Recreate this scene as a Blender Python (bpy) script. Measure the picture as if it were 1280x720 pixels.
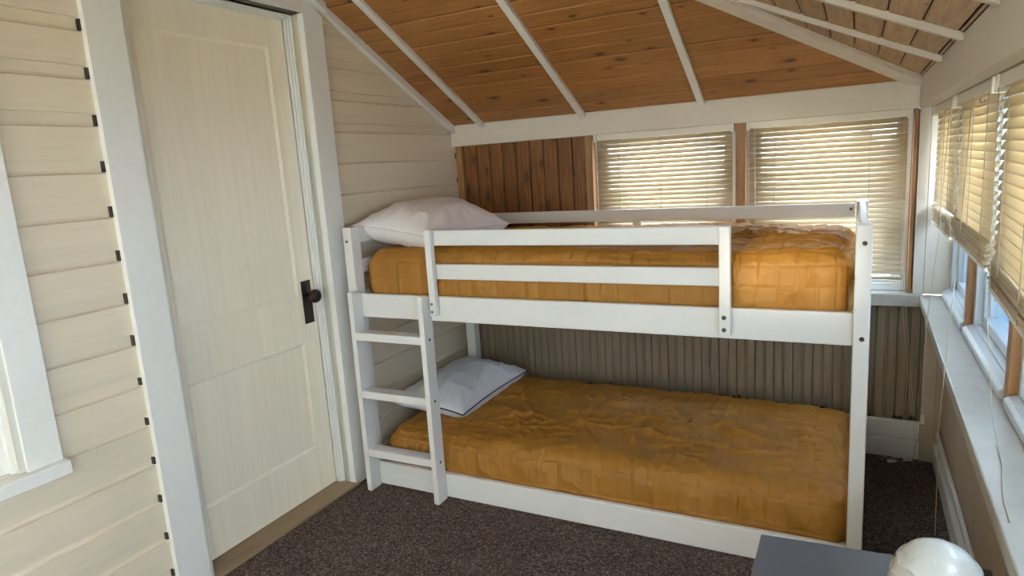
import bpy, math, random
import numpy as np
from mathutils import Vector, Matrix

for o in list(bpy.data.objects):
    bpy.data.objects.remove(o, do_unlink=True)
scene = bpy.context.scene
COL = scene.collection
random.seed(7)
rng = np.random.default_rng(11)

# ------------------------------------------------------------------ camera
CAM = Vector((2.0676, -2.2426, 1.4225))
YAW, PITCH, ROLL, FPX = -.4856, -.1815, -.0642, 825.14
fw = Vector((math.sin(YAW)*math.cos(PITCH), math.cos(YAW)*math.cos(PITCH), math.sin(PITCH)))
rt = Vector((math.cos(YAW), -math.sin(YAW), 0))
up = rt.cross(fw)
rt2 = math.cos(ROLL)*rt + math.sin(ROLL)*up
up2 = -math.sin(ROLL)*rt + math.cos(ROLL)*up
cd = bpy.data.cameras.new('camera')
cam = bpy.data.objects.new('camera', cd)
COL.objects.link(cam)
cam.matrix_world = Matrix(((rt2.x, up2.x, -fw.x, CAM.x), (rt2.y, up2.y, -fw.y, CAM.y),
                           (rt2.z, up2.z, -fw.z, CAM.z), (0, 0, 0, 1)))
cd.sensor_width = 36
cd.lens = FPX/1280*36
cd.clip_start = .01
scene.camera = cam

# ------------------------------------------------------------------ light
w = bpy.data.worlds.new('sky'); scene.world = w
w.use_nodes = True
bg = w.node_tree.nodes['Background']
bg.inputs['Color'].default_value = (.74, .86, 1.0, 1)
bg.inputs['Strength'].default_value = 7.6
sd = bpy.data.lights.new('sun', 'SUN')
sd.energy = 1.7; sd.angle = math.radians(2.5); sd.color = (1, .86, .66)
sun = bpy.data.objects.new('sun', sd); COL.objects.link(sun)
sun.rotation_euler = Vector((.10, 1, -.13)).to_track_quat('-Z', 'Y').to_euler()
scene.view_settings.view_transform = 'Standard'
scene.view_settings.look = 'None'
scene.view_settings.gamma = 1
scene.view_settings.use_curve_mapping = False
scene.view_settings.exposure = 1.2

# ------------------------------------------------------------------ materials
def lin(h):
    if isinstance(h, str):
        h = h.lstrip('#'); h = [int(h[i:i+2], 16)/255 for i in (0, 2, 4)]
    return tuple((c/12.92 if c <= .04045 else ((c+.055)/1.055)**2.4) for c in h) + (1,)

class NT:
    def __init__(s, name):
        s.m = bpy.data.materials.new(name); s.m.use_nodes = True
        s.t = s.m.node_tree; s.b = s.t.nodes['Principled BSDF']
        s.out = s.t.nodes['Material Output']
    def n(s, typ, **kw):
        nd = s.t.nodes.new(typ)
        for k, v in kw.items():
            if k.startswith('i_'):
                nd.inputs[k[2:].replace('_', ' ')].default_value = v
            else:
                setattr(nd, k, v)
        return nd
    def l(s, a, b): s.t.links.new(a, b)
    def coord(s, scale=(1, 1, 1), rand=False):
        tc = s.n('ShaderNodeTexCoord'); mp = s.n('ShaderNodeMapping')
        mp.inputs['Scale'].default_value = scale
        if rand:
            oi = s.n('ShaderNodeObjectInfo'); mu = s.n('ShaderNodeVectorMath', operation='SCALE')
            co = s.n('ShaderNodeCombineXYZ')
            s.l(oi.outputs['Random'], co.inputs[0]); s.l(oi.outputs['Random'], co.inputs[1]); s.l(oi.outputs['Random'], co.inputs[2])
            s.l(co.outputs[0], mu.inputs[0]); mu.inputs['Scale'].default_value = 53.0
            ad = s.n('ShaderNodeVectorMath', operation='ADD')
            s.l(tc.outputs['Object'], ad.inputs[0]); s.l(mu.outputs[0], ad.inputs[1])
            s.l(ad.outputs[0], mp.inputs['Vector'])
        else:
            s.l(tc.outputs['Object'], mp.inputs['Vector'])
        return mp.outputs[0]
    def noise(s, vec, scale, detail=4, rough=.55):
        nd = s.n('ShaderNodeTexNoise'); nd.inputs['Scale'].default_value = scale
        nd.inputs['Detail'].default_value = detail; nd.inputs['Roughness'].default_value = rough
        s.l(vec, nd.inputs['Vector']); return nd.outputs['Fac']
    def ramp(s, fac, stops):
        r = s.n('ShaderNodeValToRGB'); e = r.color_ramp.elements
        while len(e) < len(stops): e.new(.5)
        for k, (p, c) in enumerate(stops): e[k].position = p; e[k].color = c
        s.l(fac, r.inputs[0]); return r.outputs[0]
    def mix(s, fac, a, b, mode='MIX'):
        nd = s.n('ShaderNodeMix', data_type='RGBA', blend_type=mode)
        for v, k in ((fac, 0), (a, 6), (b, 7)):
            if hasattr(v, 'links'): s.l(v, nd.inputs[k])
            else: nd.inputs[k].default_value = v
        return nd.outputs[2]
    def math(s, op, a, b=None, c=None):
        nd = s.n('ShaderNodeMath', operation=op)
        for k, v in enumerate((a, b, c)):
            if v is None: continue
            if hasattr(v, 'links'): s.l(v, nd.inputs[k])
            else: nd.inputs[k].default_value = v
        return nd.outputs[0]
    def bump(s, h, strength=.3, dist=.002):
        nd = s.n('ShaderNodeBump'); nd.inputs['Strength'].default_value = strength
        nd.inputs['Distance'].default_value = dist
        s.l(h, nd.inputs['Height']); s.l(nd.outputs[0], s.b.inputs['Normal'])

G = lambda v: (v, v, v, 1)

def paint(name, hexc, rough=.5, var=.06, grain=(1, 1, 1), gscale=40, bump=.15, rand=True):
    t = NT(name); c = lin(hexc)
    v = t.coord(grain, rand)
    f = t.noise(v, gscale, 5)
    f2 = t.noise(v, gscale*.08, 3)
    lo = tuple(x*(1-var*1.6) for x in c[:3])+(1,); hi = tuple(min(1, x*(1+var)) for x in c[:3])+(1,)
    col = t.mix(.5, t.ramp(f, [(.3, lo), (.7, hi)]), t.ramp(f2, [(.3, lo), (.7, hi)]))
    t.l(col, t.b.inputs['Base Color'])
    t.b.inputs['Roughness'].default_value = rough
    t.bump(f, bump, .002)
    return t.m

def cedar(name, axis, base, dark, light, gray=0.0, knot=.075, kscale=(5.0, 11.5), flat=2):
    """knotty softwood; axis 0,1,2 = direction of the grain"""
    t = NT(name)
    sc = [1, 1, 1]; sc = [s*26 for s in sc]; sc[axis] = 1.6
    v = t.coord(tuple(sc), True)
    f = t.noise(v, 3.2, 6, .6)
    v2 = t.coord(tuple(.6 if k == axis else 2.0 for k in range(3)), True)
    f2 = t.noise(v2, 1.6, 2)
    col = t.ramp(f, [(.28, lin(dark)), (.5, lin(base)), (.72, lin(light))])
    oi = t.n('ShaderNodeObjectInfo')
    tone = t.ramp(oi.outputs['Random'], [(0, G(.80)), (.5, G(.92)), (1, G(1.0))])
    col = t.mix(1.0, col, tone, 'MULTIPLY')
    col = t.mix(t.ramp(f2, [(.35, G(0)), (.7, G(.35))]), col, lin(dark))
    ks = [kscale[1]]*3; ks[axis] = kscale[0]; 
    kv = t.coord(tuple(ks), True)
    vo = t.n('ShaderNodeTexVoronoi', voronoi_dimensions='2D'); vo.inputs['Scale'].default_value = 1.0; vo.inputs['Randomness'].default_value = .9
    sk = t.n('ShaderNodeSeparateXYZ'); t.l(kv, sk.inputs[0]); ck = t.n('ShaderNodeCombineXYZ')
    t.l(sk.outputs[axis], ck.inputs[0]); t.l(sk.outputs[3-axis-flat], ck.inputs[1])
    t.l(ck.outputs[0], vo.inputs['Vector'])
    wob = t.math('MULTIPLY', t.noise(t.coord((40, 40, 40), True), 1, 2), .06)
    d = t.math('ADD', vo.outputs['Distance'], wob)
    sep = t.n('ShaderNodeSeparateColor'); t.l(vo.outputs['Color'], sep.inputs[0])
    size = t.math('MULTIPLY', sep.outputs[0], knot*2.0)
    gate = t.math('GREATER_THAN', sep.outputs[1], .42)
    size = t.math('ADD', t.math('MULTIPLY', size, gate), .02)
    rel = t.math('DIVIDE', d, size)
    kfac = t.ramp(rel, [(.75, G(1)), (1.0, G(0))])
    kfac = t.math('MULTIPLY', kfac, gate)
    col = t.mix(kfac, col, lin('#2c160a'))
    halo = t.math('MULTIPLY', t.ramp(t.math('MULTIPLY', rel, .5), [(.45, G(.5)), (.95, G(0))]), gate)
    col = t.mix(halo, col, lin('#6b3f1b'))
    if gray: col = t.mix(gray, col, lin('#a89478'))
    t.l(col, t.b.inputs['Base Color'])
    t.b.inputs['Roughness'].default_value = .5
    t.bump(f, .18, .002)
    return t.m

M = {}
M['white'] = paint('white_satin_paint', '#e2dfda', .38, .015, (1, 1, 1), 60, .05)
M['bed'] = paint('white_bed_lacquer', '#e2e0dd', .34, .012, (1, 1, 1), 50, .04)
M['trim'] = paint('brushed_white_trim_paint', '#e8e7e2', .4, .03, (1, 1, 1), 35, .22)
M['siding'] = paint('cream_siding_paint', '#e1d3bb', .5, .05, (30, 1.2, 30), 2.2, .35)
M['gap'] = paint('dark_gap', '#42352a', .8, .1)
M['door'] = paint('old_cream_door_paint', '#faf0da', .34, .05, (25, 25, 1.2), 2.0, .3)
M['jamb'] = paint('pale_jamb_paint', '#d8d5c9', .4, .02)
M['threshold'] = paint('worn_threshold_wood', '#9c8468', .6, .18, (20, 1, 20), 4, .3)
M['beam'] = paint('cream_beam_paint', '#d9cfc0', .55, .03, (1, 1, 1), 30, .2)
M['right_beam'] = paint('grey_cream_beam_paint', '#cfc5b6', .55, .03, (1, 1, 1), 30, .2)
M['sill'] = paint('worn_sill_paint', '#aeaaa2', .33, .09, (1, 1, 1), 22, .45)
M['lower'] = paint('taupe_wall_paint', '#b9a68e', .55, .06, (20, 2, 20), 3, .2)
M['vinyl'] = paint('white_vinyl', '#e8edf2', .3, .01)
M['ceil'] = cedar('cedar_ceiling', 0, '#ab7540', '#95612d', '#ba854d')
M['ceil_r'] = cedar('bounce_lit_cedar_ceiling', 1, '#b48a58', '#8f6636', '#cfa46c', .22, .05)  # cedar coloured greyer and paler for bounce light on the side slope
M['plank'] = cedar('cedar_planks', 2, '#8f5a2c', '#5e3416', '#a8703a', 0, .11, (5.5, 11), 1)
M['stud'] = cedar('cedar_stud', 2, '#a5764a', '#8a6036', '#b88a5a', 0, .03, (4.2, 11.5), 1)
M['dark'] = paint('dark_bronze', '#241611', .35, .1)
M['steel'] = paint('bolt_steel', '#6c6a66', .3, .1); 
for nd in M['steel'].node_tree.nodes:
    if nd.type == 'BSDF_PRINCIPLED': nd.inputs['Metallic'].default_value = .9
M['desk'] = paint('slate_grey_laminate', '#55585f', .38, .03)
M['cord'] = paint('white_cord', '#bfb29c', .6, .02)
M['plastic'] = paint('ivory_plastic', '#ddd5c6', .35, .02)
M['pillow'] = paint('white_cotton', '#e6dedd', .8, .02, (1, 1, 1), 90, .12)
M['pillow2'] = paint('cool_white_cotton', '#dfdfe6', .8, .02, (1, 1, 1), 90, .12)
M['piping'] = paint('navy_piping', '#1d2236', .7, .02)
M['ground'] = paint('pale_bounce_ground', '#cdbfa2', .9, .06, (1, 1, 1), 3, .2)
M['backdrop'] = paint('blue_grey_backdrop', '#333e47', .9, .35, (1, 1, 1), 9, .5)
M['shade'] = paint('cream_roller_shade', '#e6dcc0', .7, .02)

# beadboard: taupe-white paint with flakes chipped off near the foot of the boards
t = NT('beadboard_paint')
v = t.coord((18, 18, 1.5), True)
f = t.noise(v, 2.5, 4)
col = t.ramp(f, [(.3, lin('#7b6c58')), (.7, lin('#8f7f6a'))])
ge = t.n('ShaderNodeNewGeometry'); sp = t.n('ShaderNodeSeparateXYZ'); t.l(ge.outputs['Position'], sp.inputs[0])
zf = t.n('ShaderNodeMapRange'); zf.inputs['From Min'].default_value = .16; zf.inputs['From Max'].default_value = .25
zf.inputs['To Min'].default_value = .28; zf.inputs['To Max'].default_value = -.12
t.l(sp.outputs[2], zf.inputs['Value'])
ch = t.noise(t.coord((30, 30, 9), True), 1.0, 4, .6)
chip = t.math('GREATER_THAN', t.math('ADD', ch, zf.outputs[0]), .70)
col = t.mix(chip, col, lin('#2b1d14'))
t.l(col, t.b.inputs['Base Color']); t.b.inputs['Roughness'].default_value = .55
t.bump(f, .15, .001); M['bead'] = t.m

# carpet
t = NT('brown_loop_carpet')
v = t.coord((1, 1, 1))
vo = t.n('ShaderNodeTexVoronoi'); vo.inputs['Scale'].default_value = 170
t.l(v, vo.inputs['Vector'])
sep = t.n('ShaderNodeSeparateColor'); t.l(vo.outputs['Color'], sep.inputs[0])
col = t.ramp(sep.outputs[0], [(0, lin('#352b28')), (.45, lin('#63544e')), (.8, lin('#82716a')), (1, lin('#a8978f'))])
big = t.noise(v, 5, 3)
col = t.mix(.35, col, t.ramp(big, [(.3, lin('#433732')), (.7, lin('#6a5a53'))]))
t.l(col, t.b.inputs['Base Color']); t.b.inputs['Roughness'].default_value = .95
t.b.inputs['Specular IOR Level'].default_value = .1
inv = t.math('SUBTRACT', 1.0, vo.outputs['Distance'])
t.bump(inv, 1.0, .006); M['carpet'] = t.m

# quilt fabric
t = NT('mustard_quilt_cotton')
v = t.coord((1, 1, 1))
f = t.noise(v, 8, 4); f2 = t.noise(v, 420, 2)
col = t.mix(.75, t.ramp(f2, [(.3, lin('#98641b')), (.7, lin('#a87427'))]), t.ramp(f, [(.3, lin('#9a661e')), (.7, lin('#ac782a'))]))
t.l(col, t.b.inputs['Base Color']); t.b.inputs['Roughness'].default_value = .62
t.b.inputs['Sheen Weight'].default_value = .25; t.b.inputs['Sheen Roughness'].default_value = .4
t.b.inputs['Sheen Tint'].default_value = lin('#e0a850')
t.bump(f2, .12, .001); M['quilt'] = t.m

# blind slats: thin vinyl, lets some daylight through
def slatmat(name, hexc, tr, trc='#f7e6c8'):
    t = NT(name); t.t.nodes.remove(t.b)
    d = t.n('ShaderNodeBsdfDiffuse'); d.inputs['Color'].default_value = lin(hexc)
    r = t.n('ShaderNodeBsdfTranslucent'); r.inputs['Color'].default_value = lin(trc)
    g = t.n('ShaderNodeBsdfGlossy'); g.inputs['Roughness'].default_value = .35; g.inputs['Color'].default_value = G(.8)
    m1 = t.n('ShaderNodeMixShader'); m1.inputs[0].default_value = tr
    m2 = t.n('ShaderNodeMixShader'); m2.inputs[0].default_value = .06
    t.l(d.outputs[0], m1.inputs[1]); t.l(r.outputs[0], m1.inputs[2])
    t.l(m1.outputs[0], m2.inputs[1]); t.l(g.outputs[0], m2.inputs[2])
    t.l(m2.outputs[0], t.out.inputs['Surface'])
    return t.m
M['slat'] = slatmat('ivory_blind_slat', '#cfbfa3', .24)
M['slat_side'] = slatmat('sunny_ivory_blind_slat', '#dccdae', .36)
M['diffuser'] = slatmat('cream_diffuser_fabric', '#f4f0ea', .8, '#f6f0e6')

# window glass: faintly hazed panes
def glassmat(name, haze):
    t = NT(name); t.t.nodes.remove(t.b)
    a = t.n('ShaderNodeBsdfTransparent'); a.inputs['Color'].default_value = (.93, .96, .97, 1)
    g = t.n('ShaderNodeBsdfGlossy'); g.inputs['Roughness'].default_value = .03
    h = t.n('ShaderNodeBsdfTranslucent'); h.inputs['Color'].default_value = (.85, .92, 1, 1)
    f = t.noise(t.coord((1, 1, 1)), 26, 6, .7)
    hz = t.ramp(f, [(.38, G(haze*.25)), (.66, G(haze))])
    m1 = t.n('ShaderNodeMixShader'); t.l(hz, m1.inputs[0])
    m2 = t.n('ShaderNodeMixShader'); m2.inputs[0].default_value = .05
    t.l(a.outputs[0], m1.inputs[1]); t.l(h.outputs[0], m1.inputs[2])
    t.l(m1.outputs[0], m2.inputs[1]); t.l(g.outputs[0], m2.inputs[2])
    t.l(m2.outputs[0], t.out.inputs['Surface'])
    return t.m
M['glass'] = glassmat('window_glass', .06)

def screenmat():
    t = NT('dimming_screen_mesh'); t.t.nodes.remove(t.b)
    f = t.noise(t.coord((1, 1, 1)), 45, 5, .7)
    c = t.ramp(f, [(.35, (.22, .27, .31, 1)), (.65, (.38, .44, .48, 1))])
    a = t.n('ShaderNodeBsdfTransparent'); t.l(c, a.inputs['Color'])
    d = t.n('ShaderNodeBsdfDiffuse'); d.inputs['Color'].default_value = (.05, .06, .07, 1)
    m = t.n('ShaderNodeMixShader'); m.inputs[0].default_value = .12
    t.l(a.outputs[0], m.inputs[1]); t.l(d.outputs[0], m.inputs[2]); t.l(m.outputs[0], t.out.inputs['Surface'])
    return t.m
M['screen'] = screenmat()
M['side_vinyl'] = paint('pale_blue_grey_vinyl', '#c6cfd8', .3, .01)

t = NT('milk_glass'); t.b.inputs['Base Color'].default_value = lin('#c4c4bf')
t.b.inputs['Roughness'].default_value = .22; t.b.inputs['Subsurface Weight'].default_value = .3
t.b.inputs['Subsurface Radius'].default_value = (.02, .02, .02); M['milk'] = t.m

# ------------------------------------------------------------------ builders
WL = {}          # world location of every parent
def link(o, parent=None):
    COL.objects.link(o)
    if parent is not None: o.parent = parent
    return o
def wloc(o): return WL.get(o.name, Vector((0, 0, 0)))
def tag(o, label=None, cat=None, group=None, kind=None):
    if label: o['label'] = label
    if cat: o['category'] = cat
    if group: o['group'] = group
    if kind: o['kind'] = kind
    return o
def empty(name, loc):
    o = bpy.data.objects.new(name, None); o.empty_display_size = .05
    link(o); o.location = loc; WL[o.name] = Vector(loc); return o
def mk(name, V, F, mat, parent=None, bevel=0, smooth=False, seg=2):
    V = np.asarray(V, float)
    c = Vector(((V.min(0)+V.max(0))/2).tolist())
    me = bpy.data.meshes.new(name)
    me.from_pydata((V-np.array(c)).tolist(), [], [tuple(int(i) for i in f) for f in F])
    me.update()
    if mat: me.materials.append(M[mat])
    if smooth: me.polygons.foreach_set('use_smooth', [True]*len(me.polygons))
    o = bpy.data.objects.new(name, me)
    link(o, parent)
    o.location = c - (wloc(parent) if parent is not None else Vector((0, 0, 0)))
    WL[o.name] = c
    if bevel:
        b = o.modifiers.new('bevel', 'BEVEL'); b.width = bevel; b.segments = seg; b.limit_method = 'ANGLE'
        b.harden_normals = False
    return o
BF = [(0, 3, 2, 1), (4, 5, 6, 7), (0, 1, 5, 4), (1, 2, 6, 5), (2, 3, 7, 6), (3, 0, 4, 7)]
def bv(x0, x1, y0, y1, z0, z1):
    return [(x0, y0, z0), (x1, y0, z0), (x1, y1, z0), (x0, y1, z0), (x0, y0, z1), (x1, y0, z1), (x1, y1, z1), (x0, y1, z1)]
def box(name, x0, x1, y0, y1, z0, z1, mat, parent=None, bevel=0):
    return mk(name, bv(x0, x1, y0, y1, z0, z1), BF, mat, parent, bevel)
def boxes(name, L, mat, parent=None, bevel=0):
    V = []; F = []
    for b in L:
        k = len(V); V += bv(*b); F += [tuple(i+k for i in f) for f in BF]
    return mk(name, V, F, mat, parent, bevel)
def prism(name, poly, axis, a, b, mat, parent=None, bevel=0, smooth=False, edges=()):
    """extrude a 2D polygon along axis (0: poly=(y,z), 1: poly=(x,z), 2: poly=(x,y)); a,b numbers or functions of the point"""
    n = len(poly); V = []
    for e in (a, b):
        for p in poly:
            q = e(*p) if callable(e) else e
            V.append((q, p[0], p[1]) if axis == 0 else (p[0], q, p[1]) if axis == 1 else (p[0], p[1], q))
    F = [tuple(range(n))[::-1], tuple(range(n, 2*n))] + [(i, (i+1) % n, n+(i+1) % n, n+i) for i in range(n)]
    o = mk(name, V, F, mat, parent, bevel, smooth)
    fixn(o)
    if edges:                       # joint faces between boards darkened for stain and crack shadow
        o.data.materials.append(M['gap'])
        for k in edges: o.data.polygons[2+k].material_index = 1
    return o
import bmesh
def fixn(o):
    bm = bmesh.new(); bm.from_mesh(o.data); bmesh.ops.recalc_face_normals(bm, faces=bm.faces)
    bm.to_mesh(o.data); bm.free()
def tube(name, pts, r, mat, parent=None, n=6, smooth=True):
    pts = [Vector(p) for p in pts]; V = []; F = []
    rr = r if hasattr(r, '__len__') else [r]*len(pts)
    ref = Vector((0, 0, 1))
    d0 = (pts[-1]-pts[0]).normalized() if (pts[-1]-pts[0]).length > 1e-6 else Vector((1, 0, 0))
    if abs(d0.z) > .8: ref = Vector((1, .2, 0))
    for i, p in enumerate(pts):
        d = (pts[min(i+1, len(pts)-1)]-pts[max(i-1, 0)]).normalized()
        s = d.cross(ref).normalized(); u = s.cross(d).normalized()
        for k in range(n):
            a = 2*math.pi*k/n; q = p + (s*math.cos(a)+u*math.sin(a))*rr[i]; V.append(tuple(q))
    for i in range(len(pts)-1):
        for k in range(n):
            F.append((i*n+k, i*n+(k+1) % n, (i+1)*n+(k+1) % n, (i+1)*n+k))
    F.append(tuple(range(n))[::-1]); F.append(tuple(range((len(pts)-1)*n, len(pts)*n)))
    return mk(name, V, F, mat, parent, 0, smooth)
def lathe(name, prof, center, axis, mat, parent=None, n=24):
    V = []; F = []; c = Vector(center)
    ax = Vector(axis).normalized(); a1 = ax.orthogonal().normalized(); a2 = ax.cross(a1)
    for (r, h) in prof:
        for k in range(n):
            a = 2*math.pi*k/n
            V.append(tuple(c + ax*h + (a1*math.cos(a)+a2*math.sin(a))*r))
    m = len(prof)
    for i in range(m-1):
        for k in range(n): F.append((i*n+k, i*n+(k+1) % n, (i+1)*n+(k+1) % n, (i+1)*n+k))
    F.append(tuple(range(n))[::-1]); F.append(tuple(range((m-1)*n, m*n)))
    o = mk(name, V, F, mat, parent, 0, True); fixn(o); return o
def share(src, name, loc_world, parent):
    """another object with the mesh of src, standing elsewhere"""
    o = src.copy(); o.name = name; link(o); o.parent = parent
    o.location = Vector(loc_world) - wloc(parent); WL[o.name] = Vector(loc_world); return o

# ------------------------------------------------------------------ levels
YB = 1.05          # face of the header over the end windows
XR = 2.293         # face of the header over the side windows
YF = -3.3          # wall behind the camera
SB, SR = .495, .455
ZB, ZR = 1.668, 1.675
def zc(x, y): return min(ZB + SB*(YB-y), ZR + SR*(XR-x))
ZTOP = ZR + SR*XR

# ================================================================== SETTING
floor = box('floor', -.02, 2.46, YF, 1.1, -.04, 0, 'carpet')
tag(floor, 'dark brown speckled loop carpet on the floor', 'floor', kind='structure')
gnd = box('ground', -14, 16, -14, 16, -.65, -.6, 'ground')  # ground added outside, made pale to bounce daylight upward
tag(gnd, 'added pale ground outside the windows, bouncing light in', 'ground', kind='structure')

# soft hedge outside, added to darken the view through the side windows
hv = []; hf = []; nh = 60; mh = 14
for i in range(nh):
    for j in range(mh):
        x = 2.0+i*.14; a = j/(mh-1)*math.pi
        r = 1+.10*math.sin(i*1.7+j*2.3)+.08*math.sin(i*.6-j*1.1)
        hv.append((x, 5.6-.7*math.cos(a)*r, -.6+2.1*math.sin(a)**.6*(1+.06*math.sin(i*2.1))))
for i in range(nh-1):
    for j in range(mh-1): hf.append((i*mh+j, (i+1)*mh+j, (i+1)*mh+j+1, i*mh+j+1))
hf.append(tuple(range(mh))); hf.append(tuple(range((nh-1)*mh, nh*mh))[::-1])
hg = mk('backdrop', hv, hf, 'backdrop', None, 0, True)
tag(hg, 'added blue grey hedge outside the side windows', 'backdrop')

# ---- left wall with door and window openings
D0, D1, DZ = -.83, -.053, 2.10        # door opening
W0, W1, WZ0, WZ1 = -2.20, -1.345, .665, 1.85
wl = boxes('wall_left', [(-.12, -.017, YF, W0, 0, ZTOP-.02), (-.12, -.017, W0, W1, 0, WZ0), (-.12, -.017, W0, W1, WZ1, ZTOP-.02),
                         (-.12, -.017, W1, D0, 0, ZTOP-.02), (-.12, -.017, D0, D1, DZ, 2.2), (-.12, -.017, D1, 1.15, 0, 1.6)], 'siding')
wlb = box('light_block', -.19, -.16, -2.4, .1, 0, 2.4, 'gap', wl)  # unseen dark backing added to stop daylight leaking around the door
mk_tri = [(-.12, D0, 2.2), (-.12, 1.15, 1.6), (-.12, D1, 1.6), (-.12, D0, 2.55)]
tag(wl, 'cream painted horizontal siding wall around the old door', 'wall', kind='structure')
# gable infill above (behind the boards)
prism('gable_panel', [(D1, 1.58), (1.12, 1.58), (1.0, 1.66), (D1, 2.17), (D0, 2.52), (D0, 2.16), (D1, 2.10)], 0, -.12, -.017, 'siding', wl)
DZS, Z0S = .1389, 1.363
def siding_profile(zs):
    """one drop-siding board: flat face below, cove at the top tucked behind the next board"""
    h = DZS
    return [(-.017, zs+.0015), (0, zs+.0015), (0, zs+.097), (-.006, zs+.0985), (-.011, zs+.103), (-.0135, zs+.110), (-.0145, zs+h+.004), (-.017, zs+h+.004)]
rows = [Z0S + .021 + DZS*n for n in range(-11, 10)]
def siding_run(y0, y1, zmin, zmax, sloped=False):
    first = None
    for zs in rows:
        if zs+DZS < zmin+.01 or zs > zmax-.01: continue
        prof = [(x, min(max(z, zmin), zmax)) for x, z in siding_profile(zs)]
        if len({round(z, 4) for _, z in prof}) < 2: continue
        if sloped:
            lim = lambda x, z: max(min(y1, YB + .004 - (z - ZB)/SB if z > ZB else y1), y0+.004)
            if lim(0, zs) <= y0+.01: continue
            prism('siding_board', prof, 1, y0, lim, 'siding', wl)
        else:
            full = abs(prof[0][1]-zs-.0015) < 1e-6 and abs(prof[-1][1]-zs-DZS-.004) < 1e-6
            if full and first is not None:
                share(first[0], 'siding_board', (WL[first[0].name].x, WL[first[0].name].y, WL[first[0].name].z+zs-first[1]), wl)
            else:
                o = prism('siding_board', prof, 1, y0, y1, 'siding', wl)
                if full: first = (o, zs)
siding_run(.055, 1.095, 0, 2.2, True)
siding_run(-1.275, -.95, 0, 2.5)
siding_run(-2.3, -1.275, 0, .62)
siding_run(YF, -2.27, 0, 2.5)
# dark notches where the coves run behind the door casing
for n in range(-9, 6):
    z = Z0S+DZS*n
    hh = .017 if n > -4 else .012
    box('cove_notch', -.011, .002, -.9745, -.968, z-hh, z+hh, 'gap', wl)
for n in range(1, 3):
    box('cove_notch', -.011, .002, 1.093, 1.099, Z0S+DZS*(n-1)-.015, Z0S+DZS*(n-1)+.017, 'gap', wl)

# ---- door casing, jambs and stops
tr = empty('trim_1', (0, -.44, 0))
tag(tr, 'white painted door casing with deep jambs', 'door frame', kind='structure')
box('casing', -.012, .02, -.968, -.845, 0, 2.30, 'trim', tr, .002)
prism('casing', [(-.055, 0), (.06, 0), (.06, 2.105), (-.055, 2.165)], 0, -.012, .02, 'trim', tr, .002)
prism('head_casing', [(-.845, 2.10), (-.055, 2.10), (-.055, 2.165), (-.46, 2.37), (-.845, 2.37)], 0, -.012, .02, 'trim', tr, .002)
box('jamb', -.12, .012, -.053, -.03, 0, 2.10, 'jamb', tr)
box('jamb', -.12, .012, -.865, -.83, 0, 2.10, 'jamb', tr)
box('jamb', -.12, .012, -.84, -.04, 2.10, 2.125, 'jamb', tr)
def stop(y0, y1, z0, z1, vert=True):
    # three-step beaded stop moulding
    if vert:
        for x0, x1, d in ((-.078, -.063, .022), (-.063, -.052, .016), (-.052, -.044, .008)):
            box('stop_bead', x0, x1, y1-d, y1, z0, z1, 'trim', tr, .002)
    else:
        for x0, x1, d in ((-.078, -.063, .022), (-.063, -.052, .016), (-.052, -.044, .008)):
            box('stop_bead', x0, x1, y0, y1, z1-d, z1, 'trim', tr, .002)
stop(0, -.053, .012, 2.10)
stop(-.83, -.053, 0, 2.10, False)
th = box('threshold', -.12, .03, -.845, -.035, 0, .013, 'threshold', None, .004)
tag(th, 'worn tan wooden threshold strip under the door', 'threshold', kind='structure')

# ---- the door itself
dr = empty('door_1', (-.1, -.45, .015))
tag(dr, 'old cream two panel door with dark knob plate', 'door', kind='structure')
dx0, dx1 = -.115, -.079
dz0, dz1 = .016, 2.088
dy0, dy1 = -.829, -.076
py0, py1 = -.755, -.170
pz = ((.225, .713), (.925, 1.962))
box('stile', dx0, dx1, dy0, py0, dz0, dz1, 'door', dr, .0015)
box('stile', dx0, dx1, py1, dy1, dz0, dz1, 'door', dr, .0015)
box('rail', dx0, dx1, py0, py1, dz0, pz[0][0], 'door', dr, .0015)
box('rail', dx0, dx1, py0, py1, pz[0][1], pz[1][0], 'door', dr, .0015)
box('rail', dx0, dx1, py0, py1, pz[1][1], dz1, 'door', dr, .0015)
for z0, z1 in pz:
    p = box('panel', -.108, -.086, py0-.004, py1+.004, z0-.004, z1+.004, 'door', dr)
    m = .011
    prism('panel_moulding', [(-.086, z0), (-.0808, z0), (-.086, z0+m)], 1, py0, py1, 'door', p)
    prism('panel_moulding', [(-.086, z1), (-.0808, z1), (-.086, z1-m)], 1, py0, py1, 'door', p)
    prism('panel_moulding', [(-.086, py0), (-.0808, py0), (-.086, py0+m)], 2, z0, z1, 'door', p)
    prism('panel_moulding', [(-.086, py1), (-.0808, py1), (-.086, py1-m)], 2, z0, z1, 'door', p)
pl = box('knob_plate', dx1-.001, dx1+.004, -.150, -.096, .796, .987, 'dark', dr, .0015)
lathe('knob', [(.011, 0), (.011, .018), (.014, .022), (.026, .030), (.0305, .040), (.029, .052), (.020, .060), (.004, .063)], (dx1+.003, -.118, .918), (1, 0, 0), 'dark', dr)

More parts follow.
